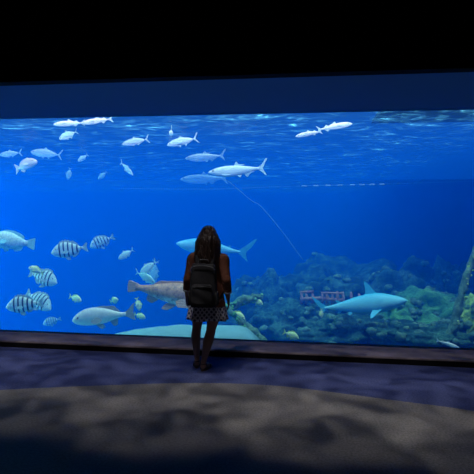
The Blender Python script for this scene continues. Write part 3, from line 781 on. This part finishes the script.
# head
ball(bm, (OX, .025, 1.515), (.073, .090, .105), 3)
ball(bm, (OX, .055, 1.455), (.050, .058, .055), 3)
tube(bm, [(OX, .112, 1.53, .008), (OX, .126, 1.495, .013), (OX, .115, 1.485, .010)], 8)
ball(bm, (OX, .108, 1.452), (.022, .010, .009), 2)
ball(bm, (OX - .028, .098, 1.55), (.02, .012, .008), 2); ball(bm, (OX + .028, .098, 1.55), (.02, .012, .008), 2)
for s in (-1, 1): ball(bm, (OX + s*.075, .02, 1.505), (.010, .022, .032), 2)
# legs
T([(-.055,0,.84,.090), (-.075,.03,.66,.078), (-.092,.06,.49,.056), (-.100,.065,.43,.053), (-.104,.055,.34,.056), (-.098,.065,.22,.042), (-.092,.08,.11,.032), (-.092,.085,.06,.034)])
T([(.125,0,.84,.092), (.118,-.01,.66,.080), (.088,-.015,.49,.058), (.078,-.015,.43,.055), (.058,-.035,.34,.058), (.032,-.04,.22,.044), (.010,-.035,.11,.033), (.006,-.03,.06,.035)])
# feet
for fx, fy, yaw in ((-.092, .085, .12), (.006, -.03, -.22)):
    dx, dy = math.sin(-yaw), math.cos(yaw)
    f = lambda s: (fx + dx*s, fy + dy*s)
    a, b, c, d = f(-.035), f(.04), f(.11), f(.175)
    tube(bm, spline([(*a, .045, .028), (*b, .052, .036), (*c, .038, .034), (*d, .028, .020)], 5), 14, flat=(1.1, .8))
    for k in range(5):
        q = f(.165 + (.03, .032, .026, .018, .008)[k]*1.0); o_ = (k - 2)*.016*(1 if fx < -.05 else -1)
        q0 = f(.14); tube(bm, [(q0[0] - o_*dy, q0[1], .026, .011), (q[0] - o_*dy, q[1], .022, .0095)], 8)
# arms and hands
def arm(s, sh, el, wr):
    T([(*sh, .052), (*(Vector(sh).lerp(Vector(el), .5)), .046), (*el, .038), (*(Vector(el).lerp(Vector(wr), .4)), .037), (*wr, .025)])
    w_ = Vector(wr); d = (w_ - Vector(el)).normalized()
    fwd = Vector((0, 1, 0)); fwd = (fwd - d*fwd.dot(d)).normalized(); inn = Vector((-s, 0, 0))
    pc = w_ + d*.048
    mt = Matrix((inn, fwd, d)).transposed()
    ball(bm, pc, (.016, .040, .050), 2, mt)
    ball(bm, w_ + d*.01, (.022, .026, .03), 2)
    for k, (off, ln) in enumerate(((.030, .064), (.010, .072), (-.010, .067), (-.029, .052))):
        k0 = w_ + d*.085 + fwd*off
        k1 = k0 + d*ln*.45 + inn*.006; k2 = k1 + d*ln*.33 + inn*.014; k3 = k2 + d*ln*.2 + inn*.014
        tube(bm, spline([(*k0, .0095), (*k1, .0088), (*k2, .0080), (*k3, .0065)], 3), 8)
    t0 = w_ + d*.03 + fwd*.030; t1 = t0 + d*.028 + fwd*.022 + inn*.012; t2 = t1 + d*.026 + fwd*.006 + inn*.008
    tube(bm, spline([(*t0, .013), (*t1, .0105), (*t2, .008)], 3), 8)
LS, LE, LW = (OX-.172, -.005, 1.275), (OX-.222, -.045, 1.03), (OX-.245, .035, .835)
RS, RE, RW = (OX+.175, -.005, 1.270), (OX+.218, -.04, 1.02), (OX+.232, .03, .815)
arm(-1, LS, LE, LW); arm(1, RS, RE, RW)
body = obj('body', bm, M['skin'], woman)
md = body.modifiers.new('m', 'REMESH'); md.mode = 'VOXEL'; md.voxel_size = .0055; md.use_smooth_shade = True
md = body.modifiers.new('s', 'SMOOTH'); md.iterations = 4; md.factor = .5
bake_mods(body)
# skirt
bm = bmesh.new(); uvl = bm.loops.layers.uv.new('UVMap'); rows = []; NS = 120
for j in range(13):
    v_ = j/12; z = 1.0 - .425*v_
    row = []
    for k in range(NS + 1):
        a = 2*PI*k/NS
        hx = .138 + .095*v_**.8; hy = .105 + .065*v_**.8
        pl = 1 + .065*v_*math.sin(a*11 + .6*math.sin(a*3)) + .02*v_*math.sin(a*5 + 1)
        row.append((OX - .005 + hx*pl*math.cos(a), -.005 + hy*pl*math.sin(a), z + .008*v_*math.sin(a*4)))
    rows.append(row)
vv = [[bm.verts.new(p) for p in r_[:-1]] for r_ in rows]
for j in range(12):
    for k in range(NS):
        f = bm.faces.new((vv[j][k], vv[j][(k+1) % NS], vv[j+1][(k+1) % NS], vv[j+1][k]))
        for l, (uu, vv_) in zip(f.loops, ((k, j), (k+1, j), (k+1, j+1), (k, j+1))): l[uvl].uv = (uu/NS, vv_/12)
sk = obj('skirt', bm, M['skirt'], woman)
md = sk.modifiers.new('s', 'SOLIDIFY'); md.thickness = .004; bake_mods(sk)
sk['label'] = 'short flared skirt with white lattice on navy'
# jacket: torso shell with sleeves
bm = bmesh.new(); rg = []
for z, hx, hy, cy in ((.725,.206,.147,-.01),(.735,.208,.148,-.01),(.79,.198,.142,-.01),(.88,.182,.132,-.01),(1.0,.162,.118,-.005),(1.10,.160,.115,-.005),(1.20,.172,.118,-.005),(1.27,.178,.112,-.008),(1.315,.145,.092,-.01),(1.345,.085,.072,-.008),(1.37,.062,.064,-.003)):
    rg.append([(OX + hx*(1 + .025*math.sin(k*1.3 + z*9)*max(0, 1.1 - z)*2)*math.cos(2*PI*k/36), cy + hy*math.sin(2*PI*k/36) , z) for k in range(36)])
loft(bm, rg)
def sleeve(sh, el, wr, s):
    e = Vector(el); w_ = Vector(wr); m_ = e.lerp(w_, .62)
    tube(bm, spline([(sh[0] - s*.035, sh[1], sh[2] + .0, .060), (sh[0] + s*.006, sh[1], sh[2] - .012, .064), (*(Vector(sh).lerp(e, .45)), .058), (*(Vector(sh).lerp(e, .8)), .052), (*e, .052), (*e.lerp(w_, .35), .049), (*m_, .050)], 6), 18, wob=.10, seed=s)
sleeve(LS, LE, LW, -1); sleeve(RS, RE, RW, 1)
jk = obj('jacket', bm, M['jacket'], woman)
md = jk.modifiers.new('m', 'REMESH'); md.mode = 'VOXEL'; md.voxel_size = .007
md = jk.modifiers.new('s', 'SMOOTH'); md.iterations = 5; md.factor = .5
bake_mods(jk)
jk['label'] = 'rust brown loose jacket with paler print'
for wr, el, s in ((LW, LE, -1), (RW, RE, 1)):
    e = Vector(el); w_ = Vector(wr); a = e.lerp(w_, .58); b = e.lerp(w_, .68)
    bm = bmesh.new(); tube(bm, [(*a, .050), (*a.lerp(b, .2), .053), (*a.lerp(b, .8), .053), (*b, .049)], 18)
    o = obj('cuff', bm, plain('pale_cuff', (.40,.36,.36), (.55,.50,.50), 30, .9) if s < 0 else bpy.data.materials['pale_cuff'], woman); o['label'] = 'paler turned up cuff'
# hair: wavy mass made of many locks over a cap
bm = bmesh.new()
ball(bm, (OX, .005, 1.528), (.090, .105, .108), 3)
for v in bm.verts:
    if v.co.y > .05 and v.co.z < 1.57: v.co.y = .05 + (v.co.y - .05)*.15
rg = []
for z, hx, hy, cy in ((1.60,.060,.055,-.02),(1.56,.088,.080,-.025),(1.50,.102,.085,-.035),(1.43,.114,.080,-.048),(1.36,.124,.072,-.062),(1.29,.130,.062,-.075),(1.23,.120,.050,-.085),(1.19,.09,.035,-.092)):
    rg.append([(OX + hx*math.cos(2*PI*k/28), cy + hy*math.sin(2*PI*k/28), z) for k in range(28)])
loft(bm, rg)
r = random.Random(11)
for k in range(120):
    a = r.uniform(PI*.98, PI*2.02); x0, y0 = math.cos(a), math.sin(a)
    end = r.uniform(1.16, 1.27) if abs(x0) < .6 else r.uniform(1.09, 1.22)
    pts = []; ph = r.uniform(0, 6.28); am = r.uniform(.004, .013); n = 9
    for i in range(n):
        u = i/(n - 1); z = 1.615 + (end - 1.615)*u
        hx = .040 + .085*min(1, u*2.6)**.7 + .012*u; hy = .030 + .075*min(1, u*2.6)**.7 + .005*u
        cy = -.01 - .035*u
        pts.append((OX + hx*x0 + am*math.sin(ph + u*17)*min(1, u*2), cy + hy*y0*.95 + am*math.cos(ph + u*14)*min(1, u*2), z, (.011 if i < n - 2 else .009) * (.35 if i == n - 1 else 1)))
    tube(bm, spline(pts, 3), 6)
for k in range(26):                                           # crown strands
    a = r.uniform(0, 2*PI); pts = []
    for i in range(6):
        u = i/5; e = .1 + u*1.35
        pts.append((OX + .090*math.cos(a)*math.sin(e), .0 + .105*math.sin(a)*math.sin(e), 1.53 + .106*math.cos(e), .008))
    tube(bm, spline(pts, 3), 6)
hr = obj('hair', bm, M['hair'], woman); hr['label'] = 'long wavy dark brown hair'
for s in (-1, 1):
    bm = bmesh.new(); ball(bm, (OX + s*.028, .103, 1.53), (.011, .008, .008), 2); obj('eye', bm, M['eye'], woman)
# sandals
for fx, fy, yaw in ((-.092, .085, .12), (.006, -.03, -.22)):
    sd = None
    rt = Matrix.Translation((fx, fy, 0)) @ Matrix.Rotation(yaw, 4, 'Z')
    bm = bmesh.new(); out = []
    for k in range(32):
        a = 2*PI*k/32; yy = .075 + .130*math.sin(a); xx = (.040 + .008*math.sin(a))*math.cos(a)
        out.append((xx, yy))
    loft(bm, [[(x*.97, y, .001) for x, y in out], [(x, y, .004) for x, y in out], [(x, y, .016) for x, y in out], [(x*.96, y, .019) for x, y in out]])
    for yy, z, w_ in ((.115, .055, .042), (.015, .088, .040)):
        pts = [(w_*math.cos(PI*i/12), yy + (.0 if yy > .1 else -.012*math.sin(PI*i/12)), .012 + (z - .005)*math.sin(PI*i/12)**.8, .0055) for i in range(13)]
        tube(bm, pts, 8, flat=(1, 1.6))
    pts = [(.036*math.cos(-PI*i/10), .0 + .044*math.sin(-PI*i/10) + .008, .075 - .0*i, .005) for i in range(11)]
    tube(bm, pts, 8)
    bm.transform(rt)
    sd = obj('sandal', bm, M['leather'], woman)
# backpack (a thing of its own, worn on the back)
pack = empty('backpack', (P0.x + OX - .008, P0.y - .215, .745), R(1.0)); tag(pack, 'dark canvas backpack with top handle worn on the back of the woman', 'backpack')
def rbox(name, cx, cy, z0, w_, d_, h_, m, parent, p=3.2, taper=.9, rings=14):
    bm = bmesh.new(); rg = []
    for j in range(rings + 1):
        v_ = j/rings; e = abs(2*v_ - 1)**6; sc_ = (1 - .16*e)*(1 - (1 - taper)*v_)
        ring = []
        for k in range(32):
            a = 2*PI*k/32; ca, sa = math.cos(a), math.sin(a)
            n_ = (abs(ca)**p + abs(sa)**p)**(-1/p)
            ring.append((cx + w_/2*sc_*n_*ca, cy + d_/2*sc_*n_*sa + .004*math.sin(v_*9 + ca*3), z0 + h_*v_))
        rg.append(ring)
    loft(bm, rg); return obj(name, bm, m, parent)
rbox('main_body', 0, 0, .0, .31, .15, .47, M['pack'], pack)
fp = rbox('front_pocket', 0, -.085, .03, .24, .055, .22, M['pack'], pack, taper=.95)
bm = bmesh.new(); tube(bm, [(-.10, -.112, .225, .004), (0, -.116, .232, .004), (.10, -.112, .225, .004)], 6); obj('zipper', bm, M['pack_trim'], fp)
bm = bmesh.new(); tube(bm, spline([(-.125, -.062, .37, .0045), (-.118, -.072, .43, .0045), (0, -.080, .452, .0045), (.118, -.072, .43, .0045), (.125, -.062, .37, .0045)], 6), 6); obj('zipper', bm, M['pack_trim'], pack)
bm = bmesh.new(); tube(bm, spline([(-.05, .03, .465, .008), (-.04, .01, .505, .008), (.0, .0, .515, .008), (.04, .01, .505, .008), (.05, .03, .465, .008)], 5), 8); obj('handle', bm, M['pack_trim'], pack)
for s in (-1, 1):
    bm = bmesh.new()
    tube(bm, spline([(s*.075, .06, .44, .022), (s*.095, .11, .56, .024), (s*.105, .20, .607, .024), (s*.110, .30, .56, .024), (s*.125, .345, .42, .022), (s*.165, .32, .27, .018), (s*.20, .20, .17, .012), (s*.165, .10, .09, .010), (s*.12, .05, .05, .010)], 6), 10, flat=(1, .35))
    obj('shoulder_strap', bm, M['pack'], pack)
    rbox('side_pocket', s*.152, 0, .02, .035, .10, .15, M['pack'], pack, taper=.97)
# ------------------------------------------------------------------ light
def sun(name, strength, color, rx, ry, angle):
    l = bpy.data.lights.new(name, 'SUN'); l.energy = strength; l.color = color; l.angle = R(angle)
    o = bpy.data.objects.new(name, l); col.objects.link(o); o.rotation_euler = (R(rx), R(ry), 0); return o
sun('daylight_over_tank', 5.5, (1, .97, .92), 8, 5, 45)
def area(name, loc, target, sx, sy, power, color):
    l = bpy.data.lights.new(name, 'AREA'); l.shape = 'RECTANGLE'; l.size = sx; l.size_y = sy; l.energy = power; l.color = color
    o = bpy.data.objects.new(name, l); col.objects.link(o); o.location = loc
    o.rotation_euler = (Vector(target) - Vector(loc)).to_track_quat('-Z', 'Y').to_euler(); return o
area('added_side_fill', (-11.5, 8.8, 1.2), (0, 8.6, .6), 3.5, 3.0, 1000, (.75, .92, .95))  # added unseen fill, brightens fish and water from the left
area('added_low_fill', (-4.2, 6.6, -1.3), (-4.2, 9.0, .9), 7, .5, 520, (.85, .97, 1))  # added unseen fill below the window, lights the fish flanks
area('added_top_fill', (-1.0, 6.75, 4.0), (-1.0, 8.9, 0), 12, .25, 170, (.9, .97, 1))  # added unseen fill over the front of the tank
def spot(name, loc, target, power, color, angle, blend, radius, pattern=None):
    l = bpy.data.lights.new(name, 'SPOT'); l.energy = power; l.color = color; l.spot_size = R(angle); l.spot_blend = blend; l.shadow_soft_size = radius
    o = bpy.data.objects.new(name, l); col.objects.link(o); o.location = loc
    o.rotation_euler = (Vector(target) - Vector(loc)).to_track_quat('-Z', 'Y').to_euler()
    if pattern:                                               # noise pattern standing in for light rippled by the water
        l.use_nodes = True; nt = l.node_tree; em = nt.nodes['Emission']
        tc = nt.nodes.new('ShaderNodeTexCoord'); mp = nt.nodes.new('ShaderNodeMapping'); mp.inputs['Scale'].default_value = pattern
        nz = nt.nodes.new('ShaderNodeTexNoise'); nz.inputs['Scale'].default_value = 3.2; nz.inputs['Detail'].default_value = 3; nz.inputs['Distortion'].default_value = .8
        rp_ = nt.nodes.new('ShaderNodeMapRange'); rp_.inputs[1].default_value = .38; rp_.inputs[2].default_value = .72; rp_.inputs[3].default_value = .35; rp_.inputs[4].default_value = 3.6
        nt.links.new(tc.outputs['Normal'], mp.inputs[0]); nt.links.new(mp.outputs[0], nz.inputs[0]); nt.links.new(nz.outputs[0], rp_.inputs[0]); nt.links.new(rp_.outputs[0], em.inputs['Strength'])
    return o
for k, (lx, ly, pw) in enumerate(((-3.9, 4.25, 70), (-2.5, 4.3, 80), (-1.15, 4.2, 80), (.1, 4.25, 95), (1.3, 4.15, 85), (2.6, 4.1, 70))):
    spot('ripple_standin_light', (lx, ly - .25, CEIL - .15), (lx, ly + .1, 0), pw*1.4, (1, .97, .95), 38, 1.0, .05, (4, 4, 4))  # added unseen spots imitating water-rippled light patches on the carpet
for k, (lx, tx_, pw) in enumerate(((-4.4, -4.0, 110), (-2.9, -2.6, 110), (-1.6, -1.0, 80), (.3, .6, 110), (1.8, 2.0, 90), (3.2, 3.6, 80))):
    spot('ripple_standin_light', (lx, 3.7, CEIL - .15), (tx_, 5.55, 0), pw, (.92, .92, 1), 34, 1.0, .05, (5, 9, 5))  # added second row, rippled streaks on the blue strip and ledge
w = bpy.data.worlds.new('world'); scene.world = w; w.use_nodes = True
bg = w.node_tree.nodes['Background']; bg.inputs[0].default_value = (.01, .17, .88, 1); bg.inputs[1].default_value = .45
scene.cycles.volume_bounces = 2
scene.view_settings.view_transform = 'Standard'
scene.view_settings.look = 'None'
scene.view_settings.gamma = 1
scene.view_settings.use_curve_mapping = False
scene.view_settings.exposure = 0.0
